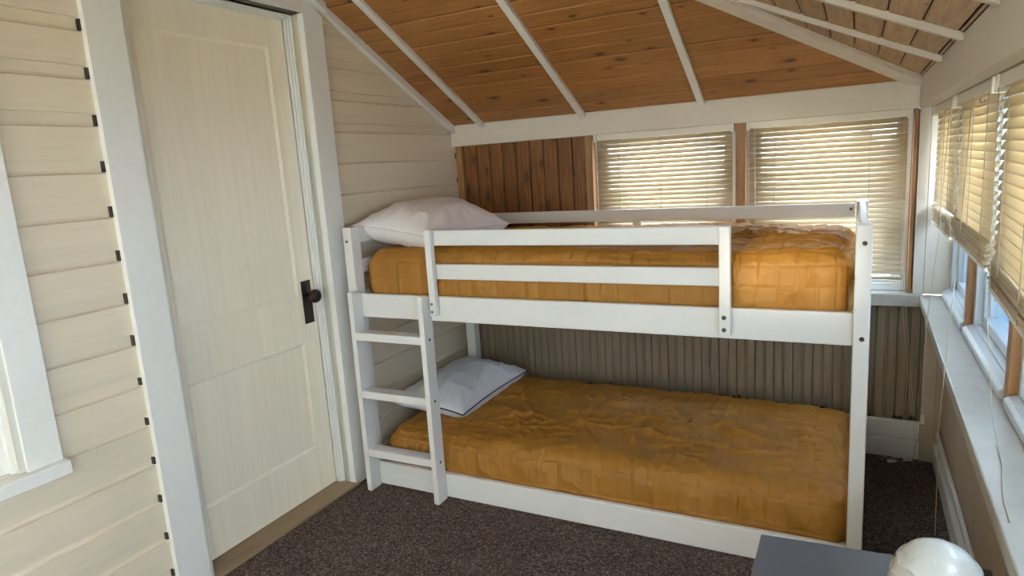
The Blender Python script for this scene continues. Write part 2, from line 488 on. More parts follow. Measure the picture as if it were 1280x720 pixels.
# ---- small window on the left wall
lw = empty('window_1', (0, -1.78, WZ0))
tag(lw, 'white framed interior window beside the door, mostly out of view', 'window', kind='structure')
box('casing', -.012, .02, -1.345, -1.25, WZ0-.003, WZ1+.1, 'trim', lw, .002)
box('casing', -.012, .02, -2.30, -2.20, WZ0-.003, WZ1+.1, 'trim', lw, .002)
box('casing', -.012, .02, -2.20, -1.345, WZ1, WZ1+.1, 'trim', lw, .002)
box('stool', -.08, .046, -2.33, -1.243, .622, .662, 'trim', lw, .003)
box('jamb', -.10, .012, -1.363, -1.345, WZ0, WZ1, 'jamb', lw)
box('jamb', -.10, .012, -2.20, -2.182, WZ0, WZ1, 'jamb', lw)
sf = boxes('sash_frame', [(-.06, -.025, -1.387, -1.364, WZ0, WZ1), (-.06, -.025, -2.18, -2.157, WZ0, WZ1), (-.06, -.025, -2.157, -1.387, WZ0, WZ0+.02), (-.06, -.025, -2.157, -1.387, 1.23, 1.265)], 'trim', lw, .002)
box('stop_bead', -.024, -.005, -1.372, -1.363, WZ0, WZ1, 'trim', lw)
box('pane', -.05, -.045, -2.157, -1.387, WZ0+.02, WZ1, 'shade', lw)

# ---- back wall
wb = boxes('wall_back', [(-.12, 2.56, 1.098, 1.2, 0, .74), (-.12, .80, 1.122, 1.2, .74, 1.56), (-.12, 2.56, 1.10, 1.2, 1.56, 1.70)], 'lower')
tag(wb, 'end wall with white painted beadboard below the blinds', 'wall', kind='structure')
box('header_beam', -.004, XR, YB, 1.11, 1.555, ZB+.004, 'beam', wb, .003)
# cedar planking left of the end windows
px = np.linspace(.044, .80, 10)
for k in range(9):
    a, b = px[k]+.0018, px[k+1]-.0018
    yy = 1.104+rng.uniform(-.0015, .0015)
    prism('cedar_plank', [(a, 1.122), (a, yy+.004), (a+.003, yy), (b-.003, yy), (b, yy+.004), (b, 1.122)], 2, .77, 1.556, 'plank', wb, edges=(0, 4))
box('corner_batten', .002, .043, 1.082, 1.122, .77, 1.556, 'stud', wb, .001)
box('window_stud', .802, .842, 1.068, 1.2, .77, 1.556, 'stud', wb, .001)
box('window_stud', 1.556, 1.602, 1.068, 1.2, .77, 1.556, 'stud', wb, .001)
box('window_stud', 2.276, 2.292, 1.062, 1.2, .77, 1.556, 'stud', wb, .001)
box('corner_post', 2.296, 2.335, 1.046, 1.2, .768, 1.556, 'right_beam', wb, .002)
box('corner_post', 2.337, 2.56, 1.052, 1.2, .768, 1.556, 'right_beam', wb, .002)
box('corner_post', 2.35, 2.402, 1.045, 1.1, 0, .73, 'lower', wb, .002)
box('corner_post', 2.402, 2.46, 1.05, 1.1, 0, .73, 'lower', wb, .002)
# beadboard
bw = .0865
bx0 = .746-.0865*8.6
xs = [.0] + [bx0+bw*k for k in range(1, 40) if .02 < bx0+bw*k < 2.34] + [2.352]
for a, b in zip(xs[:-1], xs[1:]):
    a += .0008; b -= .0008; c = (a+b)/2; y = 1.082; g = .0035
    poly = [(a, 1.098), (a, y+.004), (a+.0035, y)]
    if b-a > .05:
        poly += [(c-.0075, y), (c-.0055, y+g), (c-.003, y+.0006), (c, y-.0006), (c+.003, y+.0006), (c+.0055, y+g), (c+.0075, y)]
    poly += [(b-.0035, y), (b, y+.004), (b, 1.098)]
    prism('beadboard', poly, 2, .165, .72, 'bead', wb)
bb = box('baseboard_back', 0, 2.352, 1.052, 1.098, 0, .09, 'trim', None, .004)
tag(bb, 'stepped white baseboard below the beadboard of the end wall', 'baseboard', kind='structure')
box('cap_board', 0, 2.352, 1.064, 1.098, .09, .176, 'trim', bb, .006)
sl = box('trim_2', .80, 2.338, 1.030, 1.13, .713, .767, 'sill', None, .004)
tag(sl, 'worn white sill below the end windows', 'window sill', kind='structure')

# ---- end windows
def end_window(name, x0, x1, label):
    e = empty(name, ((x0+x1)/2, 1.15, .77)); tag(e, label, 'window', kind='structure')
    z0, z1 = .768, 1.554
    z1 = 1.563
    boxes('frame', [(x0, x0+.03, 1.115, 1.185, z0, z1), (x1-.03, x1, 1.115, 1.185, z0, z1), (x0+.03, x1-.03, 1.115, 1.185, z0, z0+.035), (x0+.03, x1-.03, 1.115, 1.185, z1-.03, z1)], 'vinyl', e, .003)
    a, b = x0+.03, x1-.03; c, d = z0+.035, z1-.03
    boxes('sash', [(a, a+.03, 1.13, 1.165, c, d), (b-.03, b, 1.13, 1.165, c, d), (a+.03, b-.03, 1.13, 1.165, c, c+.03), (a+.03, b-.03, 1.13, 1.165, d-.03, d)], 'vinyl', e, .003)
    box('pane', a+.03, b-.03, 1.146, 1.150, c+.03, d-.03, 'glass', e)
end_window('window_2', .843, 1.555, 'white vinyl window behind the left end blind')
end_window('window_3', 1.603, 2.275, 'white vinyl window behind the right end blind')

# ---- right wall
wr = boxes('wall_right', [(2.43, 2.55, YF, 1.1, 0, .73), (2.34, 2.55, YF, 1.1, 1.556, 1.66)], 'lower')
tag(wr, 'side wall under the long window sill', 'wall', kind='structure')
box('header_beam', XR, 2.34, YF, 1.11, 1.557, ZR+.004, 'right_beam', wr, .003)
for k in range(9):
    a = 1.04-k*.48
    box('wall_panel', 2.422, 2.430, a-.478, a-.002, .16, .73, 'lower', wr, .001)
br = box('baseboard_right', 2.402, 2.43, YF, 1.045, 0, .09, 'trim', None, .004)
tag(br, 'white baseboard along the side wall', 'baseboard', kind='structure')
box('cap_strip', 2.408, 2.422, YF, 1.045, .132, .158, 'trim', br, .004)
def sx(y): return 2.312+.0105*y
V = []
for z in (.728, .765):
    V += [(sx(YF), YF, z), (2.47, YF, z), (2.47, 1.05, z), (sx(1.05), 1.05, z)]
sr = mk('trim_3', V, BF, 'sill', None, .004)
tag(sr, 'long worn white window sill along the side wall', 'window sill', kind='structure')
def side_window(name, y0, y1, label, screen=True):
    e = empty(name, (2.47, (y0+y1)/2, .765)); tag(e, label, 'window', kind='structure')
    z0, z1 = .765, 1.556
    boxes('frame', [(2.432, 2.53, y1-.028, y1, z0, z1), (2.432, 2.53, y0, y0+.028, z0, z1), (2.432, 2.53, y0+.028, y1-.028, z0, z0+.04), (2.432, 2.53, y0+.028, y1-.028, z1-.03, z1)], 'side_vinyl', e, .003)
    a, b, c, d = y0+.028, y1-.028, z0+.04, z1-.03
    boxes('sash', [(2.452, 2.505, b-.035, b, c, d), (2.452, 2.505, a, a+.035, c, d), (2.452, 2.505, a+.035, b-.035, c, c+.035), (2.452, 2.505, a+.035, b-.035, d-.03, d)], 'side_vinyl', e, .004)
    box('glazing_bead', 2.466, 2.49, b-.047, b-.035, c+.035, d-.03, 'side_vinyl', e, .002)
    prism('ledge', [(2.402, z0), (2.432, z0), (2.432, z0+.034), (2.412, z0+.028), (2.402, z0+.020)], 1, y0+.004, y1-.004, 'side_vinyl', e, .002)
    box('pane', 2.476, 2.480, a+.03, b-.03, c+.03, d-.03, 'glass', e)
    if screen: box('dimming_screen', 2.531, 2.5325, y0+.01, y1-.01, z0+.005, 1.15, 'screen', e)  # added half insect screen, dims the low daylight
side_window('window_4', .455, 1.040, 'white vinyl side window nearest the corner')
side_window('window_5', -.275, .405, 'second white vinyl side window from the corner')
side_window('window_6', -1.005, -.325, 'third white vinyl side window, beside the nightstand')
side_window('window_7', -1.735, -1.055, 'fourth white vinyl side window')
side_window('window_8', -2.465, -1.785, 'fifth white vinyl side window', False)
side_window('window_9', -3.195, -2.515, 'sixth white vinyl side window', False)
for y in (.43, -.30, -1.03, -1.76, -2.49):
    box('window_stud', 2.412, 2.53, y-.022, y+.022, .765, 1.556, 'stud', wr, .001)
box('window_stud', 2.412, 2.53, YF, -3.2, .765, 1.556, 'stud', wr, .001)

# ---- wall behind the camera, with unseen windows added to light the room
wf = boxes('wall_front', [(-.12, .10, YF-.1, YF, 0, ZTOP), (.10, 1.20, YF-.1, YF, 0, .15), (.10, 1.20, YF-.1, YF, 2.10, ZTOP-.45), (1.20, 1.33, YF-.1, YF, 0, 2.1),
                          (1.33, 1.76, YF-.1, YF, 0, 1.335), (1.33, 1.76, YF-.1, YF, 1.66, 1.92), (1.76, 1.80, YF-.1, YF, 0, 1.60), (1.80, 2.40, YF-.1, YF, 0, .18), (2.40, 2.55, YF-.1, YF, 0, 1.60)], 'beam')
tag(wf, 'cream painted wall opposite the bunk bed', 'wall', kind='structure')
prism('gable_panel', [(-.1, 2.7), (.10, 2.2), (1.20, 2.05), (1.76, 1.56), (2.54, 1.545), (-.1, 2.75)], 1, YF-.1, YF, 'beam', wf)
def front_window(name, x0, x1, z0, z1, label):
    e = empty(name, ((x0+x1)/2, YF-.05, z0)); tag(e, label, 'window', kind='structure')
    boxes('frame', [(x0, x0+.035, YF-.08, YF-.02, z0, z1), (x1-.035, x1, YF-.08, YF-.02, z0, z1), (x0+.035, x1-.035, YF-.08, YF-.02, z0, z0+.035), (x0+.035, x1-.035, YF-.08, YF-.02, z1-.035, z1)], 'vinyl', e, .003)
    box('pane', x0+.03, x1-.03, YF-.052, YF-.048, z0+.03, z1-.03, 'glass', e)
    return e
fwn = front_window('fill_window_10', .10, 1.20, .15, 2.10, 'added tall fill light window with a sheer cream shade opposite the bunk bed')
box('diffuser_shade', .08, 1.22, YF+.012, YF+.014, .13, 2.12, 'diffuser', fwn)  # sheer shade added to turn sun and sky into soft fill
fw2 = front_window('fill_window_12', 1.80, 2.40, .18, 1.55, 'added narrow fill light window with a sheer cream shade opposite the bunk bed')
box('diffuser_shade', 1.785, 2.415, YF+.012, YF+.014, .16, 1.57, 'diffuser', fw2)
front_window('sun_window_11', 1.33, 1.76, 1.335, 1.66, 'added high window shaping the sun patch, opposite the bunk bed')  # added opening, sized to shape the sun patch on the bed

# ---- ceiling: two slopes meeting in a hip
hy = lambda x: YB - (ZR-ZB + SR*(XR-x))/SB     # y of the hip at x
hx = lambda y: XR - (ZB-ZR + SB*(YB-y))/SR     # x of the hip at y
T = .02
yh0 = hy(0)
yo, xo = 1.22, 2.60
hipo = (xo, YB-(ZR-ZB+SR*(XR-xo))/SB)
def zb(y): return ZB+SB*(YB-y)
def zr(x): return ZR+SR*(XR-x)
V = []
for dz in (T, T+.05):
    V += [(-.12, yo, zb(yo)+dz), (xo, yo, zb(yo)+dz), (-.12, hy(-.12), zr(-.12)+dz)]
F = [(0, 1, 2), (5, 4, 3), (0, 3, 4, 1), (1, 4, 5, 2), (2, 5, 3, 0)]
k = len(V)
for dz in (T, T+.05):
    V += [(xo, yo, zr(xo)+dz), (xo, YF-.1, zr(xo)+dz), (-.12, YF-.1, zr(-.12)+dz), (-.12, hy(-.12), zr(-.12)+dz)]
F += [(k, k+1, k+2, k+3), (k+7, k+6, k+5, k+4), (k, k+4, k+5, k+1), (k+1, k+5, k+6, k+2), (k+2, k+6, k+7, k+3), (k+3, k+7, k+4, k)]
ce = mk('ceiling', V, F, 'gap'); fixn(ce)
tag(ce, 'sloped knotty cedar ceiling with thin white battens', 'ceiling', kind='structure')
c_ = .004
pw = .0785
y = YB + (.095-YB) % pw - .0
y_edges = [YB]; yy = YB - ((YB-.095) % pw)
while yy > yh0-.02: y_edges.append(yy); yy -= pw
y_edges.append(max(yy, yh0))
def ceil_board_b(ya, yb_):          # ya > yb_ (going up the slope)
    if ya - yb_ < .006: return
    ya -= .0021; yb_ += .0021
    j = rng.uniform(-.001, .001)
    sec = [(ya, zb(ya)+T-.001), (ya, zb(ya)+c_+j), (ya-c_, zb(ya-c_)+j), (yb_+c_, zb(yb_+c_)+j), (yb_, zb(yb_)+c_+j), (yb_, zb(yb_)+T-.001)]
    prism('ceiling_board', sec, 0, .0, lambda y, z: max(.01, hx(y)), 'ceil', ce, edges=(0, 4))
for a, b in zip(y_edges[:-1], y_edges[1:]): ceil_board_b(a, b)
x_edges = [XR]; xx = XR - ((XR-2.126) % pw)
while xx > .02: x_edges.append(xx); xx -= pw
x_edges.append(0)
for a, b in zip(x_edges[:-1], x_edges[1:]):
    if a-b < .006: continue
    a -= .0016; b += .0016; j = rng.uniform(-.001, .001)
    sec = [(a, zr(a)+T-.001), (a, zr(a)+c_+j), (a-c_, zr(a-c_)+j), (b+c_, zr(b+c_)+j), (b, zr(b)+c_+j), (b, zr(b)+T-.001)]
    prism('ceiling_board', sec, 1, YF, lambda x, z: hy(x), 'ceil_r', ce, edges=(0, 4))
# battens running up the end slope
def batten_b(x0, x1, d=.02):
    yt = hy(x1)+.03
    prism('batten', [(YB-.0, zb(YB)+.004), (yt, zb(yt)+.004), (yt, zb(yt)-d), (YB, zb(YB)-d)], 0, x0, x1, 'white', ce, .0015)
batten_b(.190, .224); batten_b(.786, .820); batten_b(1.390, 1.422)
# battens running up the side slope
for yc in (.296, -.189, -.674, -1.16, -1.645, -2.13, -2.615, -3.1):
    xe = hx(yc) + .03 if yc > yh0 else .03
    prism('batten', [(XR, zr(XR)+.003), (xe, zr(xe)+.003), (xe, zr(xe)-.018), (XR, zr(XR)-.018)], 1, yc-.013, yc+.013, 'right_beam', ce, .0015)
# hip beam
def hip(name, off0, off1, d0, d1, mat):
    a = Vector((XR+.0, YB+.0)); b = Vector((.0, yh0)); d = (b-a).normalized(); n = Vector((-d.y, d.x))  # n points to the end-slope side or other
    V = []
    for s in (a, b):
        for off, dd in ((off0, d0), (off1, d0), (off1, d1), (off0, d1)):
            q = s+n*off
            z = (ZR+SR*(XR-s.x)) + dd
            V.append((q.x, q.y, z))
    F = [(0, 1, 2, 3), (7, 6, 5, 4), (0, 4, 5, 1), (1, 5, 6, 2), (2, 6, 7, 3), (3, 7, 4, 0)]
    o = mk(name, V, F, mat, ce, .002); fixn(o); return o
hip('hip_beam', -.040, .036, .012, -.032, 'beam')
hip('hip_batten', .037, .052, .0, -.020, 'right_beam')
# rake trim along the left wall
def rake(y0, y1, x1, dz0, dz1):
    prism('rake_trim', [(y0, zb(y0)+dz0), (y1, zb(y1)+dz0), (y1, zb(y1)+dz1), (y0, zb(y0)+dz1)], 0, 0.0, x1, 'white', ce, .0015)
rake(YB, .062, .030, .0, -.036)
rake(.066, yh0+.03, .046, .0, -.036)
hw = box('trim_4', 0, .022, YF, -.9, 2.52, 2.60, 'white')
tag(hw, 'white frieze board high on the siding wall', 'trim', kind='structure')

# ================================================================== BUNK BED
bed = empty('bunk_bed', (1.09, .5, 0))
tag(bed, 'low white wooden bunk bed with ladder and guard rails', 'bunk bed')
XL0, XL1, XR0, XR1 = .072, .118, 2.070, 2.116
HP = 1.188
BY0, BY1 = .955, 1.012
def post(x0, x1, y0, y1, h): return box('post', x0, x1, y0, y1, 0, h, 'bed', bed, .004)
pFL = post(XL0, XL1, -.02, .042, 1.206)
pFR = post(XR0, XR1, -.02, .042, HP)
pBL = post(XL0-.014, XL1-.002, BY0, BY1, 1.20)
pBR = post(XR0, XR1, BY0, BY1, HP-.004)
def bolt(p, x, y, z, r=.0075):
    lathe('bolt', [(r, 0), (r, .0025), (r*.6, .004), (r*.55, .0015)], (x, y, z), (0, -1, 0), 'steel', p, 14)
bolt(pFR, 2.095, -.02, 1.131); bolt(pFR, 2.095, -.02, .834)
bolt(pFL, .093, -.02, 1.145, .006)
# long side rails
def railz(name, x0, x1, y0, y1, z0, z1, par=None): return box(name, x0, x1, y0, y1, z0, z1, 'bed', par or bed, .004)
railz('side_rail', XL1, XR0, 0, .024, .805, .911)
railz('side_rail', XL1, XR0, 0, .024, .004, .114)
railz('side_rail', XL1, XR0, .965, .989, .805, .911)
railz('side_rail', XL1, XR0, .965, .989, .02, .114)
# slatted bases (under the bedspreads)
for zt in (.895, .10):
    for k in range(13):
        x = .18+k*.152
        box('bed_slat', x, x+.07, .026, .963, zt-.018, zt, 'bed', bed)
# end panels
for x0, x1, h in ((XL0+.012, XL1-.012, .014), (XR0+.012, XR1-.012, 0)):
    for z0, z1 in ((1.118, 1.186), (.985, 1.045), (.805, .905), (.02, .114)):
        railz('end_rail', x0, x1, .042, BY0, z0+h, z1+h)
# back guard rail and its stile
bgr = railz('guard_board', XL1+.02, XR0-.004, .945, .964, 1.118, 1.178)
bolt(bgr, 2.05, .945, 1.152, .006)
railz('guard_stile', 1.078, 1.122, .964, .984, .83, 1.17)
# front guard rail
box('guard_board', .505, 1.690, .002, .020, 1.124, 1.186, 'bed', bed, .003)
box('guard_board', .505, 1.690, .002, .020, .984, 1.047, 'bed', bed, .003)
gs = box('guard_stile', .508, .538, -.030, -.001, .832, 1.192, 'bed', bed, .003)
bolt(gs, .520, -.030, .884, .0055); bolt(gs, .520, -.030, .851, .0055)
gs = box('guard_stile', 1.672, 1.708, -.030, -.001, .823, 1.189, 'bed', bed, .003)
bolt(gs, 1.688, -.030, .884); bolt(gs, 1.688, -.030, .842)
# ladder
lad = empty('ladder_tmp', (.3, -.04, 0))
lad.parent = bed; lad.name = 'ladder'; lad.location = Vector((.3, -.04, 0))-WL['bunk_bed']; WL['ladder'] = Vector((.3, -.04, 0))
uL = prism('ladder_upright', [(-.075, 0), (-.004, 0), (-.004, .918), (-.070, .928)], 0, .106, .131, 'bed', lad, .003)
uR = prism('ladder_upright', [(-.075, 0), (-.004, 0), (-.004, .912), (-.070, .922)], 0, .474, .499, 'bed', lad, .003)
for zt in (.75, .482, .204):
    box('rung', .129, .476, -.070, -.008, zt-.036, zt, 'bed', lad, .004)
for zt in (.733, .462, .184):
    lathe('bolt', [(.0055, 0), (.0055, .002), (.003, .0022)], (.499, -.038, zt), (1, 0, 0), 'dark', lad, 12)

# ================================================================== FABRICS
def vnoise(x, y, seed=0):
    """smooth value noise"""
    x = np.asarray(x, float); y = np.asarray(y, float)
    xi = np.floor(x).astype(int); yi = np.floor(y).astype(int)
    fx = x-xi; fy = y-yi
    fx = fx*fx*fx*(fx*(fx*6-15)+10); fy = fy*fy*fy*(fy*(fy*6-15)+10)
    def h(a, b):
        n = (a*374761393 + b*668265263 + seed*974711) & 0x7fffffff
        n = ((n ^ (n >> 13))*1274126177) & 0x7fffffff
        return ((n ^ (n >> 16)) & 0xffff)/65535.0
    return (h(xi, yi)*(1-fx)+h(xi+1, yi)*fx)*(1-fy)+(h(xi, yi+1)*(1-fx)+h(xi+1, yi+1)*fx)*fy
def ridge(x, y, seed): return 1-np.abs(2*vnoise(x, y, seed)-1)

def bedspread(name, x0, x1, y0, y1, zb0, zt, rad, label, seed, st, wr_amp, crown=.02, step=.0043):
    """quilted cover pulled tight around a mattress: one skin, top and four sides"""
    Lx, Ly, H = x1-x0, y1-y0, zt-zb0
    nu = int((Lx+2*H)/step); nv = int((Ly+2*H)/step)
    U = np.linspace(-H, Lx+H, nu); Vv = np.linspace(-H, Ly+H, nv)
    uu, vv = np.meshgrid(U, Vv, indexing='ij')
    # unfolded coordinates -> box (corner squares are folded away onto the edges)
    ou = np.maximum(np.maximum(-uu, uu-Lx), 0); ov = np.maximum(np.maximum(-vv, vv-Ly), 0)
    X = np.clip(uu, 0, Lx); Y = np.clip(vv, 0, Ly)
    drop = np.maximum(ou, ov)
    Z = H-drop
    # rounded box
    P = np.stack([X, Y, Z], -1)
    lo = np.array([rad, rad, -1.0]); hi = np.array([Lx-rad, Ly-rad, H-rad])
    Q = np.clip(P, lo, hi); D = P-Q
    ln = np.linalg.norm(D, axis=-1, keepdims=True); N = D/np.maximum(ln, 1e-9)
    # keep the sharp part of the box as a round edge
    S = Q + N*rad
    gx, gy = uu, vv
    sxs, sys_ = st
    qa = np.abs(np.sin(math.pi*(gx+.02*vnoise(gx*3, gy*3, seed))/sxs)); qb = np.abs(np.sin(math.pi*(gy+.015*vnoise(gx*3+9, gy*3, seed+1)+.03)/sys_))
    da = np.arcsin(np.clip(qa, 0, 1))*sxs/math.pi; db = np.arcsin(np.clip(qb, 0, 1))*sys_/math.pi
    puff = .0044*np.minimum(1-np.exp(-da/.004), 1-np.exp(-db/.004)) + .0014*qa*qb
    top = np.clip(1-drop/.05, 0, 1)
    mid = np.exp(-((vv/Ly-.45)/.26)**2)*top
    big = (vnoise(gx*2.2, gy*2.6, seed+2)-.5)*.016*top + (vnoise(gx*7, gy*7, seed+3)-.5)*.008
    wk = (ridge(gx*9+gy*6, gy*3-gx*1.2, seed+4)**3-.25)*.012*(mid*.9+.12) + (ridge(gx*5-gy*14, gy*9+gx*4, seed+5)**4-.2)*.009*(mid+.18)
    wk += (ridge(gx*26, gy*14+gx*6, seed+6)**2-.3)*.0022
    side = np.clip(drop/.06, 0, 1)
    wk += side*(ridge(gx*13, gy*4, seed+7)**3-.25)*.007
    crownz = crown*np.sin(math.pi*np.clip(uu/Lx, 0, 1))**.5*np.sin(math.pi*np.clip(vv/Ly, 0, 1))**.6
    disp = puff+big+wk*wr_amp
    fade = np.clip(Z/.02, 0, 1)
    S = S + N*(disp*(.25+.75*fade))[..., None]
    S[..., 2] += crownz*top
    S[..., 2] = np.maximum(S[..., 2], 0)
    S += np.array([x0, y0, zb0])
    idx = np.arange(nu*nv).reshape(nu, nv)
    F = np.stack([idx[:-1, :-1], idx[1:, :-1], idx[1:, 1:], idx[:-1, 1:]], -1).reshape(-1, 4)
    # drop collapsed corner quads
    oum = np.maximum(ou[:-1, :-1], 0); 
    c0 = (ou[:-1, :-1] > 1e-6) & (ou[1:, 1:] > 1e-6) & (ov[:-1, :-1] > 1e-6) & (ov[1:, 1:] > 1e-6)
    o = mk(name, S.reshape(-1, 3), F, 'quilt', None, 0, True)
    # merge coincident points
    bm = bmesh.new(); bm.from_mesh(o.data)
    bmesh.ops.remove_doubles(bm, verts=bm.verts, dist=.0004)
    # close the underside
    bmesh.ops.holes_fill(bm, edges=[e for e in bm.edges if e.is_boundary], sides=0)
    bmesh.ops.recalc_face_normals(bm, faces=bm.faces)
    bm.to_mesh(o.data); bm.free()
    tag(o, label, 'bedspread', 'mustard bedspreads on the bunk bed')
    return o
bedspread('bedspread', .135, 2.066, .030, .942, .897, 1.094, .07, 'mustard yellow quilted bedspread on the upper bunk mattress', 3, (.0615, .075), 1.3, .008)
bedspread('bedspread', .150, 2.085, .034, .955, .103, .262, .075, 'mustard yellow quilted bedspread on the lower bunk mattress', 40, (.0625, .098), 2.1, .012)

def pillow(name, center, a, b, h, mat, rot, label, seed, pipe=None, flat=.75):
    """a,b half sizes, h half thickness; rot = Euler; pointed corners, creased"""
    n = 64
    s = np.linspace(-1, 1, n); s = np.sign(s)*np.abs(s)**.85
    u, v = np.meshgrid(s, s, indexing='ij')
    def outline(u, v): return a*u*(1-.085*(1-v**2)), b*v*(1-.085*(1-u**2))
    X, Y = outline(u, v)
    th = np.clip((1-np.abs(u)**2.6), 0, 1)**.58*np.clip((1-np.abs(v)**2.6), 0, 1)**.58
    V = []; F = []
    edge = np.maximum(np.abs(u), np.abs(v))
    for side in (1, -1):
        ang = np.arctan2(v, u)
        wr = (ridge(ang*6+seed, edge*1.5, seed)**3-.25)*.012*np.clip((edge-.45)/.5, 0, 1)*(1-edge**8)
        wr += (vnoise(X*9+4*Y, Y*9, seed+3)-.5)*.009*(1-edge**6) + (ridge(X*16+Y*8, Y*6-X*3, seed+5)**3-.2)*.011*(1-edge**8)
        hh = h if side > 0 else h*flat
        if side < 0: th = np.clip((1-np.abs(u)**5), 0, 1)**.5*np.clip((1-np.abs(v)**5), 0, 1)**.5
        Z = side*(th*hh)+wr*(1 if side > 0 else .5)
        V.append(np.stack([X, Y, Z], -1).reshape(-1, 3))
        idx = np.arange(n*n).reshape(n, n)+(0 if side > 0 else n*n)
        q = np.stack([idx[:-1, :-1], idx[1:, :-1], idx[1:, 1:], idx[:-1, 1:]], -1).reshape(-1, 4)
        F.append(q if side > 0 else q[:, ::-1])
    V = np.concatenate(V)
    # droop: bend corners a little
    R = np.array(rot.to_matrix())
    per = [(u_, -1) for u_ in np.linspace(-1, 1, 40)] + [(1, v_) for v_ in np.linspace(-1, 1, 40)[1:]] + [(u_, 1) for u_ in np.linspace(1, -1, 40)[1:]] + [(-1, v_) for v_ in np.linspace(1, -1, 40)[1:]]
    W = V@R.T+np.array(center)
    o = mk(name, W, np.concatenate(F), mat, None, 0, True)
    bm = bmesh.new(); bm.from_mesh(o.data); bmesh.ops.remove_doubles(bm, verts=bm.verts, dist=.0006)
    bmesh.ops.recalc_face_normals(bm, faces=bm.faces); bm.to_mesh(o.data); bm.free()
    pts = []
    for (u_, v_) in per:
        x, y = outline(np.array(u_), np.array(v_)); p = R@np.array([x, y, 0])+np.array(center); pts.append(tuple(p))
    pp = tube('piping', pts, .0032, pipe or mat, o, 6)
    tag(o, label, 'pillow', 'pillows on the bunk bed'); return o
from mathutils import Euler
pillow('pillow', (.298, .365, 1.178), .228, .305, .118, 'pillow', Euler((.0, .13, -.10)), 'plump off white pillow at the head of the upper bunk', 5)
pillow('pillow', (.285, .53, .326), .205, .345, .094, 'pillow2', Euler((0, .06, .0)), 'white pillow with navy piping on the lower bunk', 33, 'piping')

# ================================================================== BLINDS
def blind(name, axis, w0, w1, dpt, ztop, zbot, label, tilt, pitch, stack, sag=0.0, ladders=(), seed=1, brackets=True, swd=.0270):
    """axis 0: hangs on the end wall (width along x, room towards -y); axis 1: on the side wall (width along y, room towards -x)"""
    r = random.Random(seed)
    m = (lambda w_, d, z: (w_, dpt-d, z)) if axis == 0 else (lambda w_, d, z: (dpt-d, w_, z))
    e = empty(name, m((w0+w1)/2, 0, zbot)); tag(e, label, 'blind', 'ivory venetian blinds')
    def bxx(nm, a, b, d0, d1, z0, z1, mat, par=None, bev=.0015):
        p = m(a, d0, z0); q = m(b, d1, z1)
        return box(nm, min(p[0], q[0]), max(p[0], q[0]), min(p[1], q[1]), max(p[1], q[1]), z0, z1, mat, par or e, bev)
    # head rail
    bxx('head_rail', w0, w1, -.018, .018, ztop-.030, ztop-.0005, 'plastic')
    if brackets:
        for a in (w0-.004, w1-.012):
            bxx('bracket', a, a+.016, -.020, .024, ztop-.038, ztop, 'plastic')
    # one slat mesh, shared
    sw = swd
    def slat_mesh(tl, crown=.0032, n=5):
        V = []; F = []
        for a in (w0+.006, w1-.006):
            for th in (0, .0007):
                for k in range(n+1):
                    s = (k/n-.5)*sw; cz = crown*(1-(2*k/n-1)**2)
                    d = s*math.cos(tl)-(cz+th)*-math.sin(tl)*1.0
                    z = -s*math.sin(tl)+(cz+th)*math.cos(tl)
                    V.append(m(a, d, z))
        q = n+1
        for k in range(n):
            F.append((k, k+1, 2*q+k+1, 2*q+k)); F.append((q+k, 3*q+k, 3*q+k+1, q+k+1))
        F.append((0, 2*q, 3*q, q)); F.append((n, q+n, 3*q+n, 2*q+n))
        F.append(tuple(range(q))+tuple(range(2*q-1, q-1, -1))); F.append(tuple(range(2*q, 3*q))+tuple(range(4*q-1, 3*q-1, -1)))
        return V, F
    z = ztop-.030-.012
    zs = []
    zend = zbot+.014+stack*.0036
    while z > zend+pitch*.5: zs.append(z); z -= pitch
    base = None
    for q in zs:
        if base is None:
            V, F = slat_mesh(tilt)
            V = [(a, b, c+q) for a, b, c in V]
            base = mk('slat', V, F, 'slat' if axis == 0 else 'slat_side', e, 0, True); fixn(base); c0 = WL[base.name].copy(); q0 = q
            o = base
        else:
            o = share(base, 'slat', (c0.x, c0.y, c0.z+q-q0), e)
        o.rotation_euler = (r.uniform(-.004, .004), 0, 0) if axis == 1 else (0, r.uniform(-.002, .002), 0)
        if sag: o.rotation_euler[0] += sag*(ztop-q)/(ztop-zbot)
    if stack:
        base2 = None
        for k in range(stack):
            q = zbot+.016+k*.0036
            dd = r.uniform(-.004, .004)
            if base2 is None:
                V, F = slat_mesh(.08); V = [(a, b, c+q) for a, b, c in V]
                base2 = mk('slat', V, F, 'slat' if axis == 0 else 'slat_side', e, 0, True); fixn(base2); c2 = WL[base2.name].copy(); q2 = q
                o = base2
            else:
                p = (c2.x, c2.y+dd*.6, c2.z+q-q2) if axis == 0 else (c2.x+dd, c2.y+dd*.8, c2.z+q-q2)
                o = share(base2, 'slat', p, e)
            o.rotation_euler = (r.uniform(-.012, .012)+sag, r.uniform(-.18, .18), 0) if axis == 1 else (0, 0, 0)
    br_ = bxx('bottom_rail', w0+.004, w1-.004, -.013, .013, zbot, zbot+.012, 'plastic', None, .003)
    if sag: br_.rotation_euler = (sag, 0, 0)
    for lw_ in ladders:
        for d in (-.0135, .0135):
            p0 = m(lw_, d, ztop-.03); p1 = m(lw_, d, zbot+.01)
            tube('ladder_cord', [p0, p1], .0011, 'cord', e, 5)
    return e, m, bxx
W2 = math.radians
e1, m1, b1 = blind('venetian_blind', 0, .860, 1.548, 1.078, 1.555, .80, 'ivory venetian blind closed over the window next to the cedar planks', W2(52), .0225, 0, ladders=(.985, 1.20, 1.425), seed=2)
